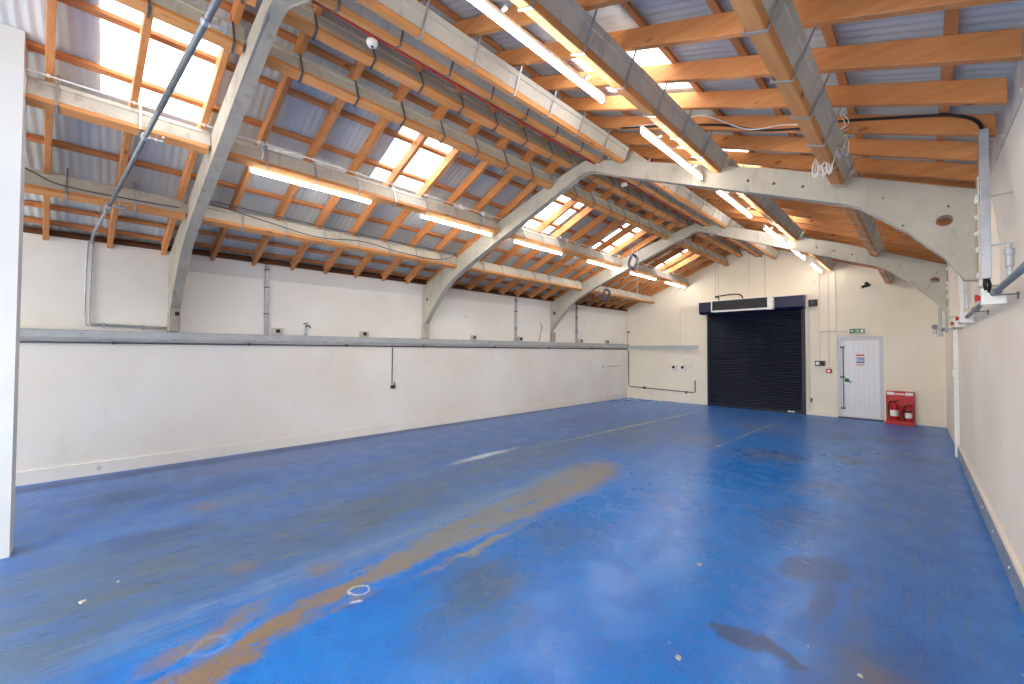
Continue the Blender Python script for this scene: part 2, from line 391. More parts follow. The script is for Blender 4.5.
# corrugated roof sheets with openings for the roof lights
def patch(bm, side, y0, y1, d0, d1, K=5.068):
    n = max(2, int(round((y1 - y0) / .0185))); rows = []
    for i in range(n + 1):
        y = y0 + (y1 - y0) * i / n; h = .006 * math.sin(2 * PI * y / .075)
        rows.append([bm.verts.new((XC + side * d, y, K - SL * d + h)) for d in (d0, d1)])
    for p, q in zip(rows, rows[1:]): bm.faces.new((p[0], p[1], q[1], q[0]))
SKY = {-1: [(-.13, .71), (2.62, 3.5), (5.62, 6.6), (8.27, 9.13), (11.22, 12.1)], 1: [(2.93, 3.93), (5.5, 6.32), (8.25, 9.1), (11.2, 12.1)]}
D0, D1, DE = 1.13, 2.07, {-1: 4.62, 1: 4.16}
wi = 0
for side, nm in ((-1, 'ceiling_left'), (1, 'ceiling_right')):
    bm = B(); y = YF
    for a, b in SKY[side]:
        patch(bm, side, y, a, 0, DE[side]); patch(bm, side, a, b, 0, D0); patch(bm, side, a, b, D1, DE[side]); y = b
    patch(bm, side, y, YB + .2, 0, DE[side])
    struct(obj(nm, bm, M['sheet'], smooth=True), 'grey corrugated roof sheeting, ' + ('left' if side < 0 else 'right') + ' slope')
    for a, b in SKY[side]:
        wi += 1; bm = B(); patch(bm, side, a, b, D0, D1, 5.07)
        struct(obj('window_%d' % wi, bm, M['rooflight'], smooth=True), 'translucent corrugated roof light')
bm = B(); prism_y(bm, [(XC - .2, roofz(XC - .2, 5.09)), (XC, 5.11), (XC + .2, roofz(XC + .2, 5.09)), (XC + .2, roofz(XC + .2, 5.12)), (XC, 5.15), (XC - .2, roofz(XC - .2, 5.12))], YF, YB + .2)
struct(obj('trim_5', bm, M['board']), 'ridge capping')

# ------------------------------------------------------------------ portal frames
def frame_profile():
    L = [(-7.79, 1.97), (-7.69, 1.97), (-7.69, 2.30), (-7.60, 2.37), (-7.50, 2.50), (-7.25, 2.75), (-6.99, 2.99), (-6.76, 3.14), (-6.25, 3.375), (-5.4, 3.71), (-4.5, 4.05)]
    z = lambda d: 4.41 - SL * d
    L += [(XC - .12, 4.385), (XC, 4.40), (XC + .12, 4.385), (XC + .6, z(.6)), (XC + 2.9, z(2.9))]
    L += [(-.50, 3.175), (-.40, 3.11), (-.076, 2.79), (.149, 2.52), (.212, 2.43), (.25, 2.325), (.33, 2.31), (.33, 3.09)]
    L += [(-1.07, 3.69), (-2.15, 4.09), (-3.1, 4.44), (XC, 4.58), (-3.98, 4.48), (-4.5, 4.33), (-5.4, 4.04), (-6.7, 3.53), (-7.79, 3.10)]
    return L
FNAME = ['nearest', 'middle', 'farthest']
for i, y in enumerate(FR):
    bm = B(); pr = [((XLW(y) if x == -7.79 else (XRW(y) - .12 if x == .33 else x)), zz) for x, zz in frame_profile()]
    prism_y(bm, pr, lambda x: YN(i, x), lambda x: YN(i, x) + FT)
    es = [e for e in bm.edges if abs(e.verts[0].co.y - e.verts[1].co.y) < FT * .8]
    bmesh.ops.bevel(bm, geom=[q for q in es if 1.99 < q.verts[0].co.z < 4.37], offset=.014, segments=2, affect='EDGES')
    e = empty('concrete_portal_frame', (XC, y + FT / 2, 1.97))
    body = obj('arched_rib', bm, M['framenear'] if i == 0 else M['frame'], e, (XC, y + FT / 2, 1.97))
    cs = []
    def hole(x, z, r, sx=1.):
        c = B(); seg = 14
        pts = [(x + r * sx * math.cos(2 * PI * j / seg), z + r * math.sin(2 * PI * j / seg)) for j in range(seg)]
        prism_y(c, pts, YN(i, x) - .05, YN(i, x) + FT + .05 if sx > 1 else YN(i, x) + .09); cs.append(c)
    hole(*[(-7.63, 2.22), (-7.60, 2.81), (-7.56, 2.80)][i], [.03, .045, .055][i]); hole(.145, 2.86, .05, 1.1)
    for d in (2.17, 2.42, 2.68): hole(XC + d, 4.54 - SL * d, .015); hole(XC - d, 4.56 - SL * d, .013)
    hole(-.12, 2.87, .011); hole(-.25, 3.16, .01); hole(.17, 2.98, .01)
    cut(body, cs)
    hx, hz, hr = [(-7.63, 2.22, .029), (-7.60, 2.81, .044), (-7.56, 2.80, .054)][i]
    bm = B(); rod(bm, (hx, YN(i, hx) + .05, hz), (hx, YN(i, hx) + .095, hz), hr, 14); obj('hole_shade_plug', bm, M['hole'], e, (XC, y + FT / 2, 1.97))  # added dark plug, its colour standing in for the shade inside the hole
    bm = B(); box(bm, XLW(y) + .002, XLW(y) + .11, y - .008, y + FT + .012, 1.965, 2.25, .008)
    obj('foot_block', bm, M['framenear'] if i == 0 else M['frame'], e, (XC, y + FT / 2, 1.97))
    bm = B(); box(bm, XRW(y) - .12, XRW(y) + .002, YN(i, .3) + .012, YN(i, .3) + FT + .03, 2.26, 3.2, .01)
    obj('mortar_seat', bm, M['wall_r'], e, (XC, y + FT / 2, 1.97))
    if i:
        rnd = random.Random(3 + i)
        for j in range(5):
            bm = B()
            zz = 2.38 + j * .15 + rnd.uniform(-.06, .06); r = bmesh.ops.create_icosphere(bm, subdivisions=2, radius=.016, matrix=Matrix.Translation((XRW(y) - .125, YN(i, .3) + .002, zz)) @ Matrix.Diagonal((rnd.uniform(.5, 1.4), .4, rnd.uniform(.8, 2.2), 1)))
            for v in r['verts']: v.co += Vector((rnd.uniform(-.004, .004), 0, rnd.uniform(-.012, .012)))
            obj('mortar_dab', bm, M['pvcw'], e, (XC, y + FT / 2, 1.97))
    tag(e, ['weathered grey concrete portal frame nearest the camera, its foot beside the bent conduits', 'grey concrete portal frame spanning the roof, middle of the three', 'grey concrete portal frame spanning the roof, farthest of the three'][i], 'roof frame', 'concrete portal frames')

# ------------------------------------------------------------------ purlins: concrete beam, timber strip below, steel straps
def RY(k): return .10 + .5475 * k
PUR = [('L2', -6.637, 3.349, 1, 'concrete lowest purlin of the left slope'), ('L1', -5.439, 3.814, 1, 'concrete light-carrying purlin of the left slope'), ('L3', -4.235, 4.315, 1, 'concrete third purlin up the left slope'),
       ('L4', -3.858, 4.533, 1, 'concrete purlin just left of the ridge'), ('R0', -3.372, 4.483, -1, 'concrete ridge purlin with the red cable'), ('R1', -3.010, 4.365, -1, 'concrete upper purlin of the right slope'),
       ('R2', -1.761, 3.856, -1, 'concrete light-carrying purlin of the right slope'), ('R3', -.633, 3.375, -1, 'concrete lowest purlin of the right slope')]
BAYS = [(YF, FR[0], 'nearest the camera, before the first frame'), (FR[0] + FT, FR[1], 'between the nearest and middle frames'), (FR[1] + FT, FR[2], 'between the middle and farthest frames'), (FR[2] + FT, YB, 'between the farthest frame and back wall')]
c0, s0 = math.cos(TH), math.sin(TH)
def sec(xc, zc, sg, u, w):
    """point u across / w up in the tilted purlin section"""
    return (xc + u * c0 - sg * w * s0, zc + sg * u * s0 + w * c0)
PW, PT, PH = .10, .052, .245
for nm, xc, zc, sg, desc in PUR:
    PH = .245 if sg > 0 else .212
    for bi, (y0, y1, bd) in enumerate(BAYS):
        if bi == 0 and nm in ('R1', 'R2', 'R3', 'R0'): continue
        y0 = (-.573 if nm == 'L1' else YF) if bi == 0 else YN(bi - 1, xc) + FT + .002; y1 = YB if bi == 3 else YN(bi, xc) - .002
        org = (xc, (y0 + y1) / 2, zc)
        e = empty('concrete_purlin', org)
        over = .02
        q = lambda L: [sec(xc, zc, sg, u, w) for u, w in L]
        bm = B(); prism_y(bm, q([(.004, PT), (PW - .004, PT), (PW - .004, PH - .05), (PW + .006, PH - .045), (PW + .006, PH), (-.006, PH), (-.006, PH - .045), (.004, PH - .05)]), y0 - .0, y1 + .0)
        obj('concrete_beam', bm, M['conc'], e, org)
        bm = B(); prism_y(bm, q([(0, 0), (PW, 0), (PW, PT - .002), (0, PT - .002)]), y0 + (.03 if bi else 0), y1 - .02)
        es = [ed for ed in bm.edges if abs(ed.verts[0].co.y - ed.verts[1].co.y) > .5]
        bmesh.ops.bevel(bm, geom=es, offset=.005, segments=1, affect='EDGES')
        obj('timber_strip', bm, M['strip'], e, org)
        ks = [k for k in range(-2, 25) if y0 + .06 < RY(k) + .05 < y1 - .04 and RY(k) > -1.2]
        tmpl = None
        for k in ks:
            y = RY(k) + .05
            if tmpl is None:
                bm = B(); t = .006
                out = [(-.012, PH + .05), (-.012 - 0, -.008), (PW + .014, -.008), (PW + .014, PH + .1)]
                inn = [(PW + .014 - t, PH + .1), (PW + .014 - t, -.008 + t), (-.012 + t, -.008 + t), (-.012 + t, PH + .05)]
                prism_y(bm, q(out + inn), y - .009, y + .009)
                tmpl = obj('steel_strap', bm, M['strap' if nm in ('L3', 'L4', 'R0') else 'galv'], e, (xc, y, zc))
            else:
                s = tmpl.copy(); COL.objects.link(s); s.parent = e; s.location = Vector((xc, y, zc)) - e.location
        tag(e, desc + ', ' + {0: 'nearest bay', 1: 'bay past the nearest frame', 2: 'bay past the middle frame', 3: 'bay by the back wall'}[bi], 'purlin', 'strapped concrete purlins under the roof')

# ------------------------------------------------------------------ rafters
def rafter_label(k, side):
    y = RY(k)
    s = ('left' if side < 0 else 'right') + '-slope'
    if y < FR[0]: n = sum(1 for j in range(k, 30) if RY(j) < FR[0]); return 'orange pine rafter of the %s, %s on the near side of the nearest frame' % (s, ORD[n - 1])
    for i in (0, 1, 2):
        nxt = FR[i + 1] if i < 2 else 99
        if y < nxt:
            n = sum(1 for j in range(-5, k + 1) if RY(j) > FR[i] and RY(j) <= y)
            return 'orange pine rafter of the %s, %s past the %s frame' % (s, ORD[n - 1], FNAME[i])
for side in (-1, 1):
    proto = None
    for k in range(-1 if side < 0 else 2, 25):
        y = RY(k)
        xe = -7.88 if side < 0 else .385
        x0 = XC + side * .02
        if proto is None:
            bm = B(); prism_y(bm, [(x0, roofz(x0, 4.862)), (xe, roofz(xe, 4.862)), (xe, roofz(xe, 5.014)), (x0, roofz(x0, 5.014))], -.027, .027)
            bmesh.ops.bevel(bm, geom=list(bm.edges), offset=.004, segments=1, affect='EDGES')
            proto = obj('timber_rafter', bm, M['rafter']); o = proto
        else:
            o = proto.copy(); COL.objects.link(o)
        r = {-1: .08, 0: .067, 1: .06, 2: .045, 3: .04, 4: .025, 5: .02, 6: .01}.get(k, 0.) if side < 0 else 0.
        o.location = (0, y + r * 5.44, 0); o.rotation_euler = (0, 0, math.atan(r))
        tag(o, rafter_label(k, side), 'rafter', 'pine rafters of the %s roof slope' % ('left' if side < 0 else 'right'))
for side in (-1, 1):
    for j in range(8):
        d = .73 + .53 * j
        if side > 0: d = .53 * j + .50
        if side > 0 and d > 3.8: continue
        if d > 4.3: d = 4.22
        x = XC + side * d
        bm = B(); prism_y(bm, [(x - .026, roofz(x - .026, 5.016)), (x + .026, roofz(x + .026, 5.016)), (x + .026, roofz(x + .026, 5.052)), (x - .026, roofz(x - .026, 5.052))], YF, YB)
        o = obj('roof_batten', bm, M['batten'], None, (x, 5, roofz(x, 5.03)))
        n = 7 - j if side < 0 else 6 - j
        tag(o, 'thin pine batten above the rafters, %s row up from the %s wall' % (ORD[n], 'left' if side < 0 else 'right'), 'batten', 'roof battens of the %s slope' % ('left' if side < 0 else 'right'))

# ------------------------------------------------------------------ fluorescent lights
def light(x, z, y0, L, sg, label):
    e = empty('fluorescent_light', (x, y0, z))
    o = (x, y0, z)
    bm = B(); box(bm, x - .018, x + .018, y0, y0 + L, z + .01, z + .042, .006); obj('light_body', bm, M['pvcw'], e, o)
    bm = B(); rod(bm, (x, y0 + .035, z - .014), (x, y0 + L - .035, z - .01), .0175, 14); obj('tube', bm, M['tube'], e, o)
    for yy in (y0 + .012, y0 + L - .012):
        bm = B(); box(bm, x - .017, x + .017, yy - .012, yy + .012, z - .03, z + .012, .004); obj('lamp_holder', bm, M['pvcw'], e, o)
    for yy in (y0 + .3, y0 + L - .3):
        bm = B(); box(bm, x - .01, x + .06, yy - .01, yy + .01, z + .034, z + .052); obj('mounting_bracket', bm, M['galv'], e, o)
    tag(e, label, 'light', 'fluorescent tube lights under the roof')
bd = ['nearest', 'second', 'third', 'fourth', 'fifth', 'farthest']
for i, (y, L) in enumerate([(1.08, 1.5), (3.36, 1.5), (5.4, 1.5), (7.82, 1.5), (9.78, 1.5), (11.88, 1.45)]):
    light(-5.475, 3.80, y, L, 1, 'lit fluorescent tube under the left-slope purlin, %s of that row of six' % bd[i])
for i, (y, L) in enumerate([(1.42, 1.5), (3.57, 1.5), (5.58, 1.5), (7.83, 1.5), (9.66, 1.5), (11.85, 1.45)]):
    light(-1.868, 3.815, y, L, -1, 'lit fluorescent tube beside the right-slope purlin, %s of that row of six' % bd[i])
# conduit line feeding the left lights, with boxes and drops
xw, zw = -5.335, 4.085
bm = B(); rod(bm, (xw, -.572, zw), (xw, YB - .3, zw), .008, 8)
e = empty('white_conduit', (xw, 5, zw)); obj('conduit_run', bm, M['pvcw'], e, (xw, 5, zw))
bm = B()
for y in (1.17, 4.55, 6.9, 9.0):
    rod(bm, (xw, y, zw - .03), (xw, y, zw + .012), .034, 14)
    sweep(bm, bez([(xw, y, zw - .03), (xw - .02, y + .03, zw - .12), (xw - .07, y, zw - .2), (xw - .1, y - .1, zw - .23), (-5.44, y - .14, 3.85)]), .005, 6)
obj('junction_box', bm, M['pvcw'], e, (xw, 5, zw))
bm = B()
for k in range(-1, 24): box(bm, xw - .012, xw + .012, RY(k) - .01, RY(k) + .01, zw - .012, zw + .012)
obj('conduit_clip', bm, M['pvcw'], e, (xw, 5, zw))
tag(e, 'thin white conduit along the rafters above the left row of lights', 'conduit')
# dark cables lying along the lowest left purlin
for i, (pts, lab) in enumerate([([(-6.52, -1.0, 3.7), (-6.52, -.65, 3.56), (-6.52, -.45, 3.475), (-6.52, 0, 3.46), (-6.52, .56, 3.475)], 'dark grey cable sagging along the lowest left purlin before the nearest frame'),
                     ([(-6.5, .74, 3.62), (-6.5, 1.4, 3.53), (-6.5, 2.2, 3.43), (-6.5, 2.9, 3.5), (-6.5, 3.6, 3.44), (-6.5, 4.4, 3.44), (-6.5, 4.84, 3.6)], 'dark cable looping along the lowest left purlin past the nearest frame'),
                     ([(-6.5, .74, 3.64), (-6.5, 2.5, 3.61), (-6.5, 4.84, 3.62)], 'straight dark cable on the lowest left purlin past the nearest frame')]):
    bm = B(); sweep(bm, bez(pts), .008, 6); tag(obj('roof_cable', bm, M['greycab']), lab, 'cable')
# red cable and smoke detectors by the ridge
bm = B(); sweep(bm, [(-3.395, FR[0] + FT, 4.50), (-3.395, 2.5, 4.478), (-3.395, 4.9, 4.48), (-3.395, 9.2, 4.48), (-3.395, YB, 4.48)], .013, 8)
tag(obj('red_cable', bm, M['redcab'], smooth=True), 'red cable fixed along the ridge purlin', 'cable')
for y, lab in [(1.6, 'between the nearest and middle frames'), (5.95, 'just past the middle frame'), (9.98, 'just past the farthest frame'), (12.3, 'close to the back wall')]:
    x, z = -3.42, 4.44
    bm = B(); lathe(bm, [(.022, -.028), (.042, -.02), (.05, 0), (.05, .018), (.03, .03)], x, y, z, 20)
    o = tag(obj('smoke_detector', bm, M['pvcw'], None, (x, y, z), True), 'white smoke detector under the ridge purlin, ' + lab, 'smoke detector', 'smoke detectors along the ridge')
    bm = B(); lathe(bm, [(.012, -.036), (.014, -.027)], x, y, z, 12); obj('sensor_cap', bm, M['greycab'], o, (x, y, z))
bm = B()
for k in range(2, 24): rod(bm, (-3.372 + .04, RY(k) - .05, 4.462), (-3.372 + .04, RY(k) - .05, 4.475), .012, 8)

# second pair of lamps / cable across the right slope
yk = RY(8) - .034
bm = B(); pts = [(-2.6, yk, 4.47), (-1.95, yk, 4.24), (-1.45, yk, 4.05), (-1.1, yk, 3.86), (-.75, yk, 3.74), (-.5, yk, 3.70), (-.1, yk - .006, 3.57), (.13, yk - .008, 3.49), (.215, yk - .01, 3.445), (.27, yk - .02, 3.40), (.305, yk - .035, 3.34), (.32, yk - .045, 3.26)]
sweep(bm, bez(pts), .011, 8); o = tag(obj('black_cable', bm, M['black'], smooth=True), 'black cable run across the right-slope rafter to the grey vertical trunking', 'cable')
bm = B(); sweep(bm, bez([(-2.6, yk, 4.47), (-1.9, yk - .01, 4.27), (-1.6, yk - .02, 4.2), (-1.2, yk - .02, 3.9), (-.9, yk, 3.83), (-.62, yk, 3.72)]), .006, 6)
tag(obj('white_cable', bm, M['pvcw'], smooth=True), 'thin white cable sagging beside the black cable, right roof slope', 'cable')
# loose bundle of pale wires hanging on the right purlin
bm = B(); rnd = random.Random(5)
base = [(-.46, 3.73), (-.44, 3.62), (-.53, 3.57), (-.60, 3.49), (-.65, 3.35), (-.64, 3.25), (-.59, 3.35), (-.57, 3.26), (-.51, 3.45), (-.47, 3.37), (-.44, 3.5)]
for j in range(5):
    P = [(x + rnd.uniform(-.012, .012) + .01 * (j - 2), 4.42 + rnd.uniform(-.04, .02), z + rnd.uniform(-.02, .02)) for x, z in base[j % 3:11 - (j % 2) * 2]]
    sweep(bm, bez(P), .0035, 6)
tag(obj('wire_bundle', bm, M['pvcw'], smooth=True), 'tangle of loose pale wires hanging off the right-slope purlin by the middle frame', 'wires')

# ------------------------------------------------------------------ left wall services
e = empty('cable_trunking', (XLW(5), 5, 1.87)); o0 = (XLW(5), 5, 1.87)
bm = along_wall(B(), XLW, 0.003, .07, 1.825, 1.94); obj('trunking_body', bm, M['trunk'], e, o0)
bm = along_wall(B(), XLW, 0.0, .078, 1.94, 1.952); obj('trunking_lid', bm, M['galv'], e, o0)
bm = along_wall(B(), XLW, 0.07, .010, 1.825, 1.855); obj('lower_lip', bm, M['galv'], e, o0)
bm = B()
for y in (-.3, .95, 2.7, 5.1, 6.9, 9.5, 11.6): rod(bm, (XLW(y) + .07, y, 1.905), (XLW(y) + .078, y, 1.905), .007, 8)
obj('screw', bm, M['dkpipe'], e, o0)
tag(e, 'long pale metal cable trunking along the left wall at shoulder height', 'trunking')
bm = B(); rod(bm, (XLW(YF) + .03, YF, 1.79), (XLW(YB) + .03, YB - .06, 1.77), .011, 10)
e = obj('dark_pipe', bm, M['dkpipe'], smooth=True); tag(e, 'thin dark pipe running just under the left wall trunking', 'pipe')
bm = B()
for y in (.0, 1.6, 3.2, 4.9, 7., 9.1, 11.2): box(bm, XLW(y), XLW(y) + .05, y - .012, y + .012, 1.765, 1.805)
obj('pipe_clip', bm, M['dkpipe'], e)
for y, lab in ((1.84, 'nearest frame and the tap'), (7.73, 'middle and farthest frames'), (10.4, 'farthest frame and the back wall')):
    x = XLW(y); bm = B(); box(bm, x, x + .05, y - .028, y + .028, 1.955, 3.15, .004)
    o = tag(obj('vertical_trunking', bm, M['galv'], None, (x, y, 1.955)), 'vertical grey steel trunking on the left wall, between the ' + lab, 'trunking', 'vertical trunkings of the left wall')
    bm = B()
    for z in (2.3, 2.75, 3.05): box(bm, x, x + .055, y - .034, y + .034, z, z + .018)
    obj('saddle', bm, M['dkpipe'], o, (x, y, 1.955))
for y, lab in ((2.02, 'nearest, beside the vertical trunking and tap'), (3.55, 'left of the middle frame foot'), (6.3, 'first beyond the middle frame'), (7.9, 'beside the second vertical trunking'), (10.62, 'beside the third vertical trunking'), (12.1, 'nearest to the back wall corner')):
    x = XLW(y); org = (x, y, 1.96)
    e = empty('socket_outlet', org)
    bm = B(); box(bm, x, x + .06, y - .09, y + .075, 1.96, 2.075, .008); obj('back_box', bm, M['conc'], e, org)
    bm = B(); rod(bm, (x + .055, y - .01, 2.02), (x + .085, y - .01, 2.02), .034, 16); obj('socket_cover', bm, M['dkpipe'], e, org)
    bm = B(); rod(bm, (x + .08, y - .01, 2.02), (x + .09, y - .01, 2.02), .02, 12); obj('socket_insert', bm, M['black'], e, org)
    tag(e, 'white socket box on top of the left trunking, ' + lab, 'socket', 'sockets along the left trunking')
y = 2.46; x = XLW(y)
e = empty('wall_tap', (x, y, 1.96))
bm = B(); rod(bm, (x + .04, y, 1.955), (x + .04, y, 2.1), .014, 10); box(bm, x, x + .055, y - .02, y + .02, 1.96, 1.99); obj('riser', bm, M['galv'], e, (x, y, 1.96))
bm = B(); sweep(bm, bez([(x + .04, y, 2.09), (x + .045, y + .02, 2.13), (x + .08, y + .05, 2.13), (x + .09, y + .06, 2.09)]), .012, 8); obj('spout', bm, M['dkpipe'], e, (x, y, 1.96))
bm = B(); rod(bm, (x + .04, y - .04, 2.16), (x + .04, y + .03, 2.19), .008, 8); rod(bm, (x + .04, y, 2.1), (x + .04, y, 2.18), .007, 8); obj('tap_handle', bm, M['dkpipe'], e, (x, y, 1.96))
tag(e, 'small tap standing on the left trunking', 'tap')
y = 4.16; x = XLW(y)
e = empty('drop_switch', (x, y, 1.)); bm = B(); sweep(bm, bez([(x + .02, y, 1.76), (x + .012, y, 1.5), (x + .014, y - .004, 1.2), (x + .012, y, .98)]), .009, 8); obj('cable_drop', bm, M['dkpipe'], e, (x, y, 1.))
bm = B(); box(bm, x, x + .05, y - .035, y + .06, .9, .97, .006); rod(bm, (x + .03, y + .05, .94), (x + .03, y + .05, 1.03), .01, 8); obj('switch_box', bm, M['dkpipe'], e, (x, y, 1.))
tag(e, 'short cable drop ending in a small switch on the left wall', 'switch')
y = 8.62; x = XLW(y); bm = B(); sweep(bm, bez([(x + .02, y + .1, 2.5), (x + .03, y + .16, 2.36), (x + .02, y + .1, 2.2), (x + .02, y + .07, 2.02), (x + .03, y, 2.0)]), .009, 6)
tag(obj('cable_stub', bm, M['dkpipe']), 'loose curved cable stub on the left wall before the farthest frame', 'cable')
x = XLW(12); bm = B(); rod(bm, (x + .012, 12.1, 1.17), (x + .012, 13.42, 1.17), .008, 6); rod(bm, (x + .012, 11.9, 1.2), (x + .012, 11.9, 1.12), .01, 6)
tag(obj('thin_conduit', bm, M['dkpipe']), 'thin horizontal conduit low on the left wall by the back corner', 'conduit')
# bent conduit dropping from the eaves to the nearest frame
x = XLW(-.28)
e = empty('bent_conduit', (x, -.28, 2.03))
bm = B(); x1 = XLW(.55)
for dd in (0, .045):
    sweep(bm, bez([(x + .06, -.25 + dd, 3.15), (x + .03, -.27 + dd, 3.05), (x + .03, -.28 + dd, 2.5), (x + .03, -.28 + dd, 2.08 + dd * .3), (x + .03, -.24 + dd, 2.02 + dd * .3), (x + .03, -.1, 2.015 + dd * .5), (x1 + .03, .56, 2.0 + dd * .5)], 5), .009, 8)
obj('conduit_tube', bm, M['galv'], e, (x, -.28, 2.03), True)
bm = B()
for p in ((x + .03, -.1, 2.02), (x + .03, .3, 2.01)): box(bm, p[0] - .03, p[0] + .02, p[1] - .012, p[1] + .012, p[2] - .03, p[2] + .04)
obj('conduit_saddle', bm, M['galv'], e, (x, -.28, 2.03))
tag(e, 'pair of bent steel conduits turning along the left wall to the nearest frame foot', 'conduit')
# long raking steel tube with clamps
P0, P1 = Vector((-6.57, -.08, 3.30)), Vector((-3.35, .545, 4.345))
d = (P1 - P0).normalized()
e = empty('suspended_steel_tube', P0)
bm = B(); rod(bm, P0, P0 + (P1 - P0) * .55, .020, 14); obj('lower_tube', bm, M['tubem'], e, tuple(P0), True)
bm = B(); rod(bm, P0 + (P1 - P0) * .54, P1, .0255, 16); obj('upper_tube', bm, M['tubem'], e, tuple(P0), True)
for t in (.03, .42, .86, .97):
    c = P0 + (P1 - P0) * t; bm = B()
    rod(bm, c - d * .022, c + d * .022, .034, 14); rod(bm, c, c + Vector((.02, .13, -.01)), .009, 8)
    rod(bm, c + Vector((.0, .08, -.02)), c + Vector((.02, .08, .06)), .012, 8); rod(bm, c + Vector((-.02, .12, -.02)), c + Vector((.04, .13, .03)), .01, 8)
    obj('tube_clamp', bm, M['galv'], e, tuple(P0))
bm = B(); sweep(bm, bez([tuple(P0), (-7.2, -.17, 3.235), (-7.7, -.22, 3.19), (-7.82, -.235, 3.12)]), .016, 10); obj('end_bend', bm, M['galv'], e, tuple(P0), True)
bm = B(); c = Vector((-6.9, -.14, 3.27)); rod(bm, c, (c.x, c.y, 3.62), .004, 6); obj('hanger_rod', bm, M['galv'], e, tuple(P0))
tag(e, 'long raking galvanised tube with clamps hung under the left roof slope', 'tube')
# coiled cables hanging by the farthest frame
def coil(cx, cy, cz, r, lab, drop):
    e = empty('coiled_cable', (cx, cy, cz))
    bm = B(); 
    pts = [(cx + .03 * math.sin(3 * a), cy + r * math.cos(a), cz + r * 1.1 * math.sin(a)) for a in [2 * PI * j / 28 for j in range(28)]]
    sweep(bm, pts, .018, 8, True); pts = [(p[0] + .03, p[1] + .02, p[2] + .015) for p in pts]; sweep(bm, pts, .013, 8, True)
    obj('cable_loop', bm, M['purple'], e, (cx, cy, cz), True)
    bm = B(); rod(bm, (cx, cy, cz + r), (cx, cy, cz + drop), .005, 6); obj('hanging_cord', bm, M['pvcw'], e, (cx, cy, cz))
    tag(e, lab, 'cable', 'coiled cables near the farthest frame')
coil(-4.95, 8.98, 3.87, .17, 'purple-grey coiled cable hanging at the left row of lights by the farthest frame', .35)
coil(-6.35, 10.0, 3.3, .15, 'pale coiled cable on the lowest left purlin beyond the farthest frame', .75)
bm = B(); rod(bm, (-4.86, 9.05, 4.2), (-4.86, 9.05, 2.95), .005, 6); tag(obj('pull_cord', bm, M['pvcw']), 'thin white pull cord hanging down beside the farthest frame', 'cord')

# ------------------------------------------------------------------ back wall
yb = YB
e = empty('roller_shutter', (-3.55, yb, 0)); o0 = (-3.55, yb, 0)
bm = B(); prof = []; n = 38; h0, h1 = .06, 2.95
for i in range(n):
    z = h0 + (h1 - h0) * i / n; s = (h1 - h0) / n
    for t, dy in ((0, .0), (.12, -.004), (.3, -.016), (.5, -.021), (.7, -.016), (.88, -.004)): prof.append((z + s * t, yb - .05 + dy))
rows = [[bm.verts.new((x, y, z)) for x in (-4.74, -2.33)] for z, y in prof]
back = [[bm.verts.new((x, yb - .04, z)) for x in (-4.74, -2.33)] for z, y in (prof[0], prof[-1])]
for a, b in zip(rows, rows[1:]): bm.faces.new((a[0], a[1], b[1], b[0]))
bm.faces.new((rows[0][0], rows[0][1], back[0][1], back[0][0])); bm.faces.new((back[0][0], back[0][1], back[1][1], back[1][0])); bm.faces.new((rows[-1][0], rows[-1][1], back[1][1], back[1][0]))
obj('slat_curtain', bm, M['navy'], e, o0)
bm = B(); box(bm, -4.74, -2.33, yb - .075, yb - .03, .005, .075, .006); bot = obj('bottom_rail', bm, M['navy'], e, o0)
bm = B(); box(bm, -2.66, -2.5, yb - .079, yb - .074, .03, .065); obj('rail_label', bm, M['pvcw'], bot, o0)
for x in (-4.79, -2.33):
    bm = B(); box(bm, x, x + .075, yb - .09, yb - .002, 0, 2.9, .005); obj('guide_rail', bm, M['navy'], e, o0)
bm = B()
hood = [(yb - .002, 2.86), (yb - .26, 2.86), (yb - .31, 2.93), (yb - .31, 3.225), (yb - .002, 3.225)]
a = [[bm.verts.new((x, y, z)) for y, z in hood] for x in (-4.95, -2.24)]
bm.faces.new(a[0]); bm.faces.new(a[1][::-1])
for i in range(5): bm.faces.new((a[0][i], a[0][(i + 1) % 5], a[1][(i + 1) % 5], a[1][i]))
obj('shutter_hood', bm, M['navybox'], e, o0)
bm = B(); box(bm, -4.97, -2.2, yb - .32, yb - .002, 3.226, 3.24); obj('hood_top_trim', bm, M['pvcw'], e, o0)
tag(e, 'navy blue roller shutter door with its hood on the back wall', 'roller shutter')
# warm air curtain in front of the hood
yc = yb - .55
e = empty('air_curtain', (-3.75, yc, 2.95)); o0 = (-3.75, yc, 2.95)
bm = B(); box(bm, -4.50, -2.90, yc, yb - .325, 2.88, 3.235, .012); obj('housing', bm, M['pvcw'], e, o0)
bm = B(); box(bm, -4.47, -3.02, yc - .008, yc + .004, 2.93, 3.21); obj('front_grille', bm, M['grille'], e, o0)
bm = B()
for i in range(10): box(bm, -4.47, -3.02, yc - .012, yc - .006, 2.938 + i * .027, 2.945 + i * .027)
obj('grille_louvres', bm, M['black'], e, o0)
bm = B(); box(bm, -4.5, -4.47, yc - .014, yc + .01, 2.88, 3.235); box(bm, -3.02, -2.90, yc - .014, yc + .01, 2.865, 3.235, .01); box(bm, -4.5, -3.02, yc - .014, yc + .01, 2.88, 2.925); obj('front_bezel', bm, M['pvcw'], e, o0)
bm = B(); sweep(bm, bez([(-4.32, yc + .1, 3.235), (-4.32, yc + .1, 3.32), (-4.42, yc + .1, 3.355), (-4.2, yc + .1, 3.375), (-3.95, yc + .1, 3.39), (-3.75, yc + .1, 3.365), (-3.68, yc + .1, 3.3), (-3.66, yc + .1, 3.24)]), .018, 8)
obj('supply_cable', bm, M['black'], e, o0, True)
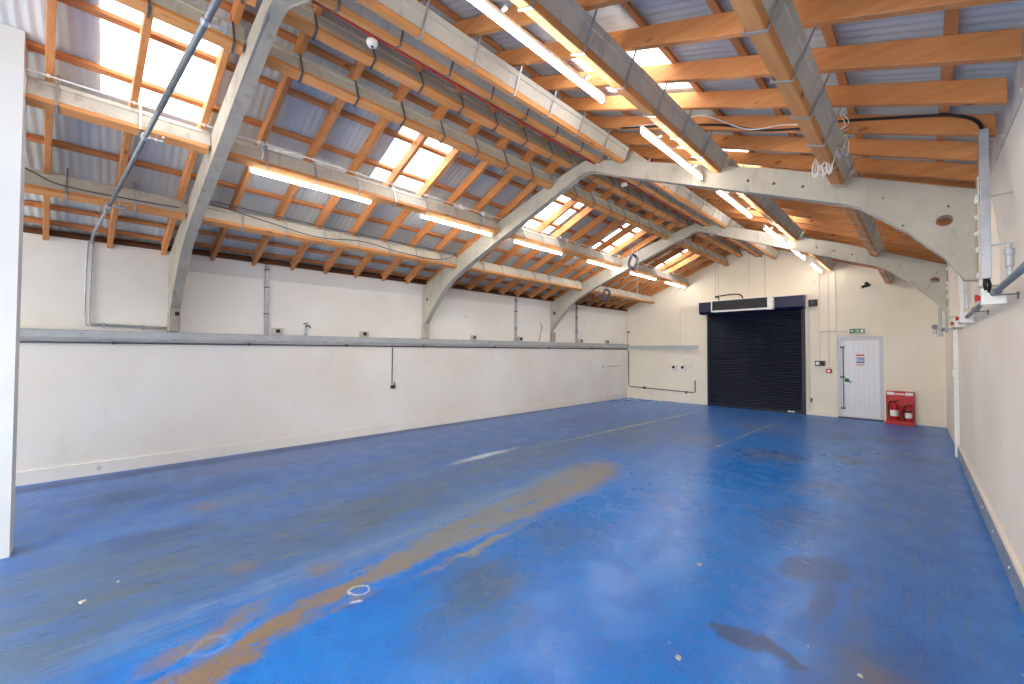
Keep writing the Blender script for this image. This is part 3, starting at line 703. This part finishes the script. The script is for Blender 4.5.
for x in (-4.33, -4.42, -3.1):
    bm = B(); rod(bm, (x, yc + .12, 3.235), (x, yc + .12, 4.3 if x < -4 else 4.45), .006, 6); obj('suspension_rod', bm, M['galv'], e, o0)
tag(e, 'white air curtain heater with dark grille hung in front of the shutter hood', 'heater')
# door in its recess
struct(obj('door_1', box(B(), -1.50, -.76, yb + .03, yb + .075, .06, 2.0, .004), M['door'], None, (-1.13, yb, 0)), 'white fire exit door')
dr = D.objects['door_1']; o0 = (-1.13, yb, 0)
bm = B(); box(bm, -1.568, -1.5, yb + .01, yb + .09, 0, 2.085); box(bm, -.76, -.692, yb + .01, yb + .09, 0, 2.085); box(bm, -1.5, -.76, yb + .01, yb + .09, 2.0, 2.085); box(bm, -1.5, -.76, yb + .02, yb + .09, 0, .06)
obj('door_frame', bm, M['doorf'], dr, o0)
bm = B()
for i in range(7): box(bm, -1.44 + i * .095, -1.435 + i * .095, yb + .0275, yb + .031, .16, 1.9)
obj('panel_grooves', bm, M['doorf'], dr, o0)
bm = B(); rod(bm, (-1.46, yb + .01, .25), (-1.46, yb + .01, 1.82), .011, 8)
for z in (.25, 1.05, 1.82): box(bm, -1.52, -1.43, yb - .01, yb + .03, z - .025, z + .025, .006)
obj('panic_bolt', bm, M['strap'], dr, o0)
bm = B(); box(bm, -1.43, -1.35, yb - .012, yb + .03, .93, 1.02, .01); rod(bm, (-1.4, yb - .02, .99), (-1.3, yb - .02, .93), .012, 8)
obj('door_handle', bm, M['green'], dr, o0)
bm = B(); box(bm, -1.57, -.69, yb - .05, yb + .03, -.001, .03); struct(obj('trim_6', bm, M['dkpipe']), 'dark door threshold')
e = empty('door_notice', (-1.13, yb, 1.5)); o0 = (-1.13, yb, 1.5)
bm = B(); box(bm, -1.205, -1.045, yb + .024, yb + .029, 1.36, 1.64); obj('backing', bm, M['pvcw'], e, o0)
bm = B(); box(bm, -1.205, -1.045, yb + .021, yb + .0245, 1.60, 1.635); box(bm, -1.205, -1.045, yb + .021, yb + .0245, 1.363, 1.385); obj('red_band', bm, M['red'], e, o0)
bm = B(); box(bm, -1.205, -1.045, yb + .021, yb + .0245, 1.42, 1.56); obj('blue_panel', bm, M['blue'], e, o0)
bm = B(); box(bm, -1.195, -1.16, yb + .019, yb + .0215, 1.45, 1.54)
for i in range(3): box(bm, -1.145, -1.06, yb + .019, yb + .0215, 1.45 + i * .034, 1.466 + i * .034)
obj('pale_marks', bm, M['pvcw'], e, o0)
tag(e, 'small red, white and blue notice on the white door', 'notice')
# emergency exit sign with running figure
e = empty('exit_sign', (-1.17, yb, 2.23)); o0 = (-1.17, yb, 2.23)
bm = B(); box(bm, -1.34, -1.0, yb - .05, yb - .001, 2.165, 2.30, .012); obj('sign_case', bm, M['pvcw'], e, o0)
bm = B(); box(bm, -1.315, -1.025, yb - .054, yb - .049, 2.18, 2.285); obj('green_face', bm, M['green'], e, o0)
bm = B(); yy0, yy1 = yb - .058, yb - .0535
box(bm, -1.10, -1.05, yy0, yy1, 2.195, 2.27)                                            # doorway
prism_y(bm, [(-1.30, 2.235), (-1.265, 2.262), (-1.265, 2.243), (-1.235, 2.243), (-1.235, 2.226), (-1.265, 2.226), (-1.265, 2.207)], yy0, yy1)   # arrow
prism_y(bm, [(-1.185, 2.25), (-1.15, 2.255), (-1.14, 2.225), (-1.165, 2.22)], yy0, yy1)
prism_y(bm, [(-1.165, 2.225), (-1.14, 2.225), (-1.115, 2.215), (-1.12, 2.195), (-1.13, 2.207)], yy0, yy1)
prism_y(bm, [(-1.17, 2.222), (-1.155, 2.22), (-1.175, 2.195), (-1.205, 2.19), (-1.2, 2.2), (-1.182, 2.204)], yy0, yy1)
prism_y(bm, [(-1.185, 2.25), (-1.215, 2.232), (-1.21, 2.225), (-1.182, 2.24)], yy0, yy1)
rod(bm, (-1.145, yy0, 2.268), (-1.145, yy1, 2.268), .009, 12)
obj('pictogram', bm, M['pvcw'], e, o0)
tag(e, 'green running-man exit sign on the back wall above the white door', 'sign')
# small fittings
def wallbox(name, x0, x1, z0, z1, dep, mat, label, cat, face=None, fm=None, group=None):
    org = ((x0 + x1) / 2, yb, z0)
    bm = B(); box(bm, x0, x1, yb - dep, yb - .001, z0, z1, .006)
    o = tag(obj(name, bm, M[mat], None, org), label, cat, group)
    if face:
        bm = B(); fx, fz, r = face; rod(bm, (fx, yb - dep - .012, fz), (fx, yb - dep + .002, fz), r, 16); obj('dial', bm, M[fm], o, org)
    return o
wallbox('alarm_speaker', -2.16, -1.98, 2.93, 3.10, .12, 'grille', 'dark square sounder on the back wall right of the shutter hood', 'speaker', (-2.07, 3.01, .05), 'greycab')
wallbox('door_controller', -2.04, -1.83, 1.33, 1.46, .08, 'black', 'black and white control box between shutter and white door', 'control box', (-1.98, 1.395, .045), 'pvcw')
wallbox('fire_call_point', -1.81, -1.69, 1.14, 1.25, .05, 'red', 'small red fire call point left of the white door', 'call point', (-1.75, 1.195, .032), 'pvcw')
wallbox('blank_plate', -1.93, -1.86, 1.10, 1.18, .02, 'wall_b', 'small cream blank plate under the control box', 'plate')
for x, lab in ((-5.86, 'left of the pair under the back trunking'), (-5.56, 'right of the pair under the back trunking')):
    o = wallbox('wall_socket', x - .07, x + .08, 1.04, 1.24, .07, 'pvcw', 'white socket box with dark cover, ' + lab, 'socket', (x - .02, 1.17, .045), 'black', 'sockets on the back wall')
wallbox('switch_plate', -5.44, -5.3, 1.14, 1.24, .035, 'pvcw', 'plain white switch right of the two back wall sockets', 'switch')
wallbox('vent_plate', -6.45, -6.15, 2.02, 2.09, .02, 'wall_b', 'small cream plate above the back wall trunking', 'plate')
# security camera
e = empty('security_camera', (-1.0, yb, 3.35)); o0 = (-1.0, yb, 3.35)
bm = B(); rod(bm, (-.98, yb - .001, 3.42), (-.98, yb - .02, 3.42), .04, 14); rod(bm, (-.98, yb - .02, 3.42), (-.99, yb - .1, 3.38), .012, 8); obj('camera_bracket', bm, M['black'], e, o0)
bm = B(); rod(bm, (-.93, yb - .06, 3.37), (-1.07, yb - .2, 3.31), .035, 14); obj('camera_body', bm, M['black'], e, o0)
bm = B(); rod(bm, (-1.07, yb - .2, 3.31), (-1.078, yb - .208, 3.306), .026, 12); obj('camera_lens', bm, M['pvcw'], e, o0)
tag(e, 'small black security camera high on the back wall under the right roof slope', 'camera')
# trunking and pipes on the back wall
e = empty('back_trunking', (-6.35, yb, 1.77)); o0 = (-6.35, yb, 1.77)
bm = B(); box(bm, -7.53, -5.1, yb - .09, yb - .001, 1.765, 1.88, .004); obj('trunking_body', bm, M['trunk'], e, o0)
bm = B(); box(bm, -7.53, -5.1, yb - .098, yb - .001, 1.86, 1.888); obj('trunking_lid', bm, M['galv'], e, o0)
tag(e, 'short pale trunking on the back wall left of the shutter', 'trunking')
bm = B(); sweep(bm, [(-7.56, yb - .03, 1.73), (-7.56, yb - .03, .47), (-7.52, yb - .03, .42), (-5.24, yb - .03, .36), (-5.19, yb - .03, .40), (-5.19, yb - .03, .76)], .014, 8)
o = obj('corner_pipe', bm, M['dkpipe'], None, (0, 0, 0), True); tag(o, 'dark pipe dropping in the back left corner and along the foot of the back wall', 'pipe')
bm = B(); box(bm, -6.98, -6.9, yb - .06, yb - .001, .37, .45, .006); box(bm, -5.5, -5.46, yb - .05, yb - .001, .31, .39); obj('pipe_tee', bm, M['dkpipe'], o)
bm = B(); box(bm, -7.59, -7.53, yb - .05, yb - .001, 2.36, 2.42, .004); rod(bm, (-7.6, yb - .02, 1.89), (-7.6, yb - .02, 2.36), .006, 6); tag(obj('corner_junction', bm, M['dkpipe']), 'tiny junction box in the back left corner above the trunking', 'junction box')
def conduit(pts, lab, mat='wall_b', r=.011):
    bm = B(); sweep(bm, pts, r, 8); return tag(obj('wall_conduit', bm, M[mat]), lab, 'conduit')
yq = yb - .014
conduit([(-1.935, yq, 1.46), (-1.935, yq, 3.9)], 'cream conduit rising from the black and white control box')
conduit([(-1.75, yq, 1.25), (-1.75, yq, 3.95)], 'cream conduit rising from the red fire call point')
conduit([(-1.60, yq, 2.2), (-1.6, yq, 3.85)], 'cream conduit beside the top left corner of the white door')
conduit([(-2.17, yq, .2), (-2.17, yq, 2.93)], 'cream conduit down the right side of the shutter', 'pvcw', .018)
conduit([(-1.935, yq - .02, 2.2), (-1.9, yq - .02, 2.24), (-1.34, yq - .02, 2.24)], 'short grey conduit leading to the exit sign', 'trunk', .01)
conduit([(-5.55, yq, 1.24), (-5.55, yq, 1.76)], 'thin cream conduit between the back sockets and trunking')
conduit([(-5.5, yq, 1.88), (-5.5, yq, 3.05), (-4.95, yq, 3.07)], 'thin cream conduit from back trunking to shutter hood')
conduit([(-5.65, yq, 1.88), (-5.65, yq, 3.15), (-4.95, yq, 3.17)], 'thin cream conduit just outside its twin beside the shutter hood')
conduit([(-3.6, yq, 3.23), (-3.6, yq, 4.45)], 'thin cream conduit above the middle of the shutter hood')
bm = B(); box(bm, -2.14, -2.115, yb - .04, yb - .001, .34, .46, .004); tag(obj('shutter_switch', bm, M['black']), 'tiny black lever low on the wall right of the shutter', 'switch')

# fire point: board with two extinguishers standing on the floor
yb2 = 13.28
e = empty('fire_point_stand', (-.4, yb2, 0)); o0 = (-.4, yb2, 0)
bm = B(); box(bm, -.645, -.155, yb2, yb2 + .03, .03, .775, .012); obj('back_board', bm, M['red'], e, o0)
bm = B(); box(bm, -.645, -.155, yb2 - .22, yb2 + .03, 0, .045, .01); box(bm, -.645, -.155, yb2 - .22, yb2 - .205, .03, .10, .005); obj('base_tray', bm, M['red'], e, o0)
bm = B(); box(bm, -.63, -.5, yb2 - .004, yb2 + .001, .68, .75); box(bm, -.31, -.18, yb2 - .004, yb2 + .001, .68, .75); box(bm, -.49, -.32, yb2 - .004, yb2 + .001, .69, .72); obj('white_label', bm, M['pvcw'], e, o0)
bm = B(); box(bm, -.405, -.395, yb2 - .2, yb2, .045, .4); obj('divider', bm, M['red'], e, o0)
tag(e, 'red fire point stand on the floor right of the white door', 'fire point')
def extinguisher(cx, cy, r, h, lab, band):
    z = .047
    e = empty('fire_extinguisher', (cx, cy, z)); o0 = (cx, cy, z)
    bm = B(); lathe(bm, [(r * .9, 0), (r, .02), (r, h * .74), (r * .93, h * .8), (r * .6, h * .87), (r * .3, h * .9), (r * .28, h * .94)], cx, cy, z, 24); obj('cylinder_body', bm, M['red'], e, o0, True)
    bm = B(); lathe(bm, [(r * 1.01, h * .3), (r * 1.01, h * .58)], cx, cy, z, 24); obj('label_band', bm, M['pvcw'], e, o0)
    if band: bm = B(); lathe(bm, [(r * 1.012, h * .6), (r * 1.012, h * .7)], cx, cy, z, 24); obj('colour_band', bm, M['black'], e, o0)
    bm = B(); box(bm, cx - .02, cx + .02, cy - .02, cy + .02, z + h * .93, z + h * .98); box(bm, cx - .02, cx + .07, cy - .01, cy + .01, z + h * .96, z + h * 1.0); rod(bm, (cx, cy, z + h * .98), (cx + .075, cy, z + h * 1.05), .008, 6); obj('valve_head', bm, M['black'], e, o0)
    bm = B(); sweep(bm, bez([(cx - .015, cy, z + h * .95), (cx - r * .8, cy - .01, z + h * .96), (cx - r * 1.25, cy - .01, z + h * .75), (cx - r * 1.2, cy - .01, z + h * .35), (cx - r * 1.12, cy - .02, z + h * .2)]), .012, 8); obj('hose', bm, M['black'], e, o0, True)
    tag(e, lab, 'fire extinguisher', 'fire extinguishers in the red stand')
extinguisher(-.50, 13.16, .075, .50, 'taller red fire extinguisher with white label, left in the red stand', False)
extinguisher(-.26, 13.16, .062, .42, 'shorter fire extinguisher with black band, right in the red stand', True)

# ------------------------------------------------------------------ right wall services
def rbox(name, y0, y1, x0, x1, z0, z1, mat, lab, cat, bev=.004, group=None):
    org = ((x0 + x1) / 2, (y0 + y1) / 2, z0); bm = B(); box(bm, x0, x1, y0, y1, z0, z1, bev)
    return tag(obj(name, bm, M[mat], None, org), lab, cat, group)
o = rbox('steel_riser', 4.36, 4.435, .296, .343, 2.22, 3.285, 'galv', 'tall grey steel trunking standing on the right wall before the middle frame', 'trunking')
for z in (2.45, 2.8, 3.15):
    bm = B(); box(bm, .343, XRW(4.4), 4.39, 4.41, z, z + .01); obj('stand_off', bm, M['galv'], o, (.3195, 4.3975, 2.22))
bm = B(); sweep(bm, bez([(.315, 4.39, 2.23), (.31, 4.38, 2.18), (.315, 4.36, 2.14)]), .01, 8); sweep(bm, bez([(.325, 4.41, 2.23), (.335, 4.41, 2.18), (.335, 4.44, 2.13)]), .01, 8)
obj('cable_tail', bm, M['black'], o, (.3195, 4.3975, 2.22))
rbox('thin_riser', 6.9, 6.96, .335, .365, 2.2, 3.0, 'galv', 'thin steel riser on the right wall just beyond the middle frame', 'trunking')
rbox('short_riser', 7.7, 7.77, .33, .37, 2.2, 2.9, 'pvcw', 'short white riser on the right wall between middle and farthest frames', 'trunking')
px = .36
e = empty('wall_pipe', (px, 6, 2.17)); o0 = (px, 6, 2.17)
bm = B(); rod(bm, (px, 1.5, 2.135), (px, 9.9, 2.10), .019, 12); obj('pipe_run', bm, M['tubem'], e, o0, True)
for y in (4.35, 5.9, 7.4, 8.9):
    z = 2.135 - .035 * (y - 1.5) / 8.4
    bm = B(); rod(bm, (px - .01, y, z - .025), (XRW(y), y, z - .025), .005, 6); rod(bm, (XRW(y) - .01, y, z - .06), (XRW(y) - .01, y, z - .01), .005, 6); rod(bm, (px, y - .02, z), (px, y + .02, z), .028, 10); obj('pipe_bracket', bm, M['strap'], e, o0)
tag(e, 'dark metal pipe on brackets along the right wall at head height', 'pipe')
e = empty('pipe_valve', (px, 3.62, 2.2)); o0 = (px, 3.62, 2.2)
bm = B(); lathe(bm, [(.014, 0), (.014, .06), (.018, .065), (.018, .13), (.023, .135), (.023, .165), (.014, .17), (.01, .195)], px, 3.72, 2.14, 14); obj('valve_body', bm, M['galv'], e, o0)
tag(e, 'silver air valve standing up from the right wall pipe', 'valve')
for y, lab, s in ((4.55, 'below the tall grey trunking', 1.), (7.1, 'below the thin riser', .8), (8.3, 'farthest along the pipe', .8)):
    org = (.34, y, 2.1)
    e = empty('isolator_box', org); bm = B(); box(bm, .30, .42, y - .05 * s, y + .05, 2.045, 2.165, .008); obj('box_body', bm, M['pvcw'], e, org)
    bm = B(); rod(bm, (.285, y, 2.10), (.302, y, 2.10), .018, 10); box(bm, .272, .287, y - .02, y + .02, 2.075, 2.125, .004); obj('red_handle', bm, M['red'], e, org)
    tag(e, 'white red-handled isolator box on the right wall pipe, ' + lab, 'isolator', 'isolators along the right wall pipe')
o = rbox('white_downpipe', 9.75, 9.83, XRW(9.8) - .055, XRW(9.8), .0, 2.06, 'pvcw', 'white vertical conduit down the right wall to the floor', 'conduit')
bm = B(); box(bm, XRW(9.8) - .075, XRW(9.8), 9.72, 9.86, 1.3, 1.42, .008); obj('fused_switch', bm, M['pvcw'], o, ((XRW(9.8) - .055 + XRW(9.8)) / 2, 9.79, 0))
e = empty('pipe_manifold', (.2, 10.6, 2.2)); o0 = (.2, 10.6, 2.2)
bm = B(); rod(bm, (.22, 10.6, 2.02), (.22, 10.6, 2.5), .02, 10); rod(bm, (.3, 10.6, 2.05), (.3, 10.6, 2.45), .016, 10); rod(bm, (.15, 10.6, 2.12), (XRW(10.6), 10.6, 2.12), .016, 10); rod(bm, (.15, 10.6, 2.03), (.15, 10.6, 2.2), .026, 10); rod(bm, (.22, 10.6, 2.02), (.22, 10.6, 1.98), .03, 10); obj('pipework', bm, M['galv'], e, o0)
bm = B(); rod(bm, (.15, 10.56, 2.16), (.15, 10.53, 2.16), .04, 12); rod(bm, (.25, 10.56, 2.1), (.25, 10.53, 2.1), .03, 12); obj('gauge', bm, M['strap'], e, o0)
tag(e, 'small cluster of pipes and gauges on the right wall under the farthest frame', 'pipework')

# ------------------------------------------------------------------ bits lying on the floor
for (x, y, s, lab) in [(-.975, 2.261, .024, 'white paint flake on the blue floor left of the dark patch'), (-.254, 2.823, .018, 'pale paint flake on the blue floor right of the dark patch'), (-3.987, -.12, .03, 'white flake on the grimy floor at the lower left'),
                     (-4.146, .054, .015, 'small tan flake just above the white flake at the lower left'), (-2.6, 7.8, .04, 'pale scrap on the far floor before the shutter'), (-1.27, 3.36, .026, 'grey scrap on the bright blue floor centre right')]:
    bm = B(); r = random.Random(int(x * 1000)); n = 7
    pts = [(x + s * r.uniform(.5, 1.1) * math.cos(2 * PI * j / n), y + s * r.uniform(.5, 1.1) * math.sin(2 * PI * j / n)) for j in range(n)]
    a = [bm.verts.new((p[0], p[1], .001)) for p in pts]; b = [bm.verts.new((x + (p[0] - x) * .8, y + (p[1] - y) * .8, .006 + .003 * r.random())) for p in pts]
    bm.faces.new(a[::-1]); bm.faces.new(b)
    for j in range(n): bm.faces.new((a[j], a[(j + 1) % n], b[(j + 1) % n], b[j]))
    tag(obj('paint_flake', bm, M['flake'], None, (x, y, 0)), lab, 'flake', 'flakes on the floor')

# ------------------------------------------------------------------ sky, camera, exposure
w = D.worlds.new('sky'); bpy.context.scene.world = w; w.use_nodes = True
nt = w.node_tree; bg = nt.nodes['Background']
tc = nt.nodes.new('ShaderNodeTexCoord'); sx = nt.nodes.new('ShaderNodeSeparateXYZ'); cr = nt.nodes.new('ShaderNodeValToRGB')
nt.links.new(tc.outputs['Generated'], sx.inputs[0]); nt.links.new(sx.outputs[2], cr.inputs[0]); nt.links.new(cr.outputs[0], bg.inputs[0])
cr.color_ramp.elements[0].position = .0; cr.color_ramp.elements[0].color = (.72, .70, .67, 1)
cr.color_ramp.elements[1].position = .06; cr.color_ramp.elements[1].color = (.97, .98, 1., 1)
bg.inputs[1].default_value = 3.0

cd = D.cameras.new('camera'); cam = D.objects.new('camera', cd); COL.objects.link(cam)
F, YAW, PIT, ROL = 404.87, .7933, .0213, .0039
cd.sensor_fit = 'HORIZONTAL'; cd.sensor_width = 36; cd.lens = F / 1024 * 36; cd.clip_start = .05; cd.clip_end = 200
cam.location = (0, 0, 1.70)
R = Matrix.Rotation(YAW, 3, 'Z') @ Matrix.Rotation(PI / 2 + PIT, 3, 'X') @ Matrix.Rotation(ROL, 3, 'Z')
cam.rotation_euler = R.to_euler()
sc = bpy.context.scene; sc.camera = cam
sc.view_settings.view_transform = 'Standard'; sc.view_settings.look = 'None'
sc.view_settings.exposure = 1.55; sc.view_settings.gamma = 1.; sc.view_settings.use_curve_mapping = False
sc.cycles.max_bounces = 8; sc.cycles.diffuse_bounces = 6; sc.cycles.transparent_max_bounces = 12
sc.cycles.use_denoising = True
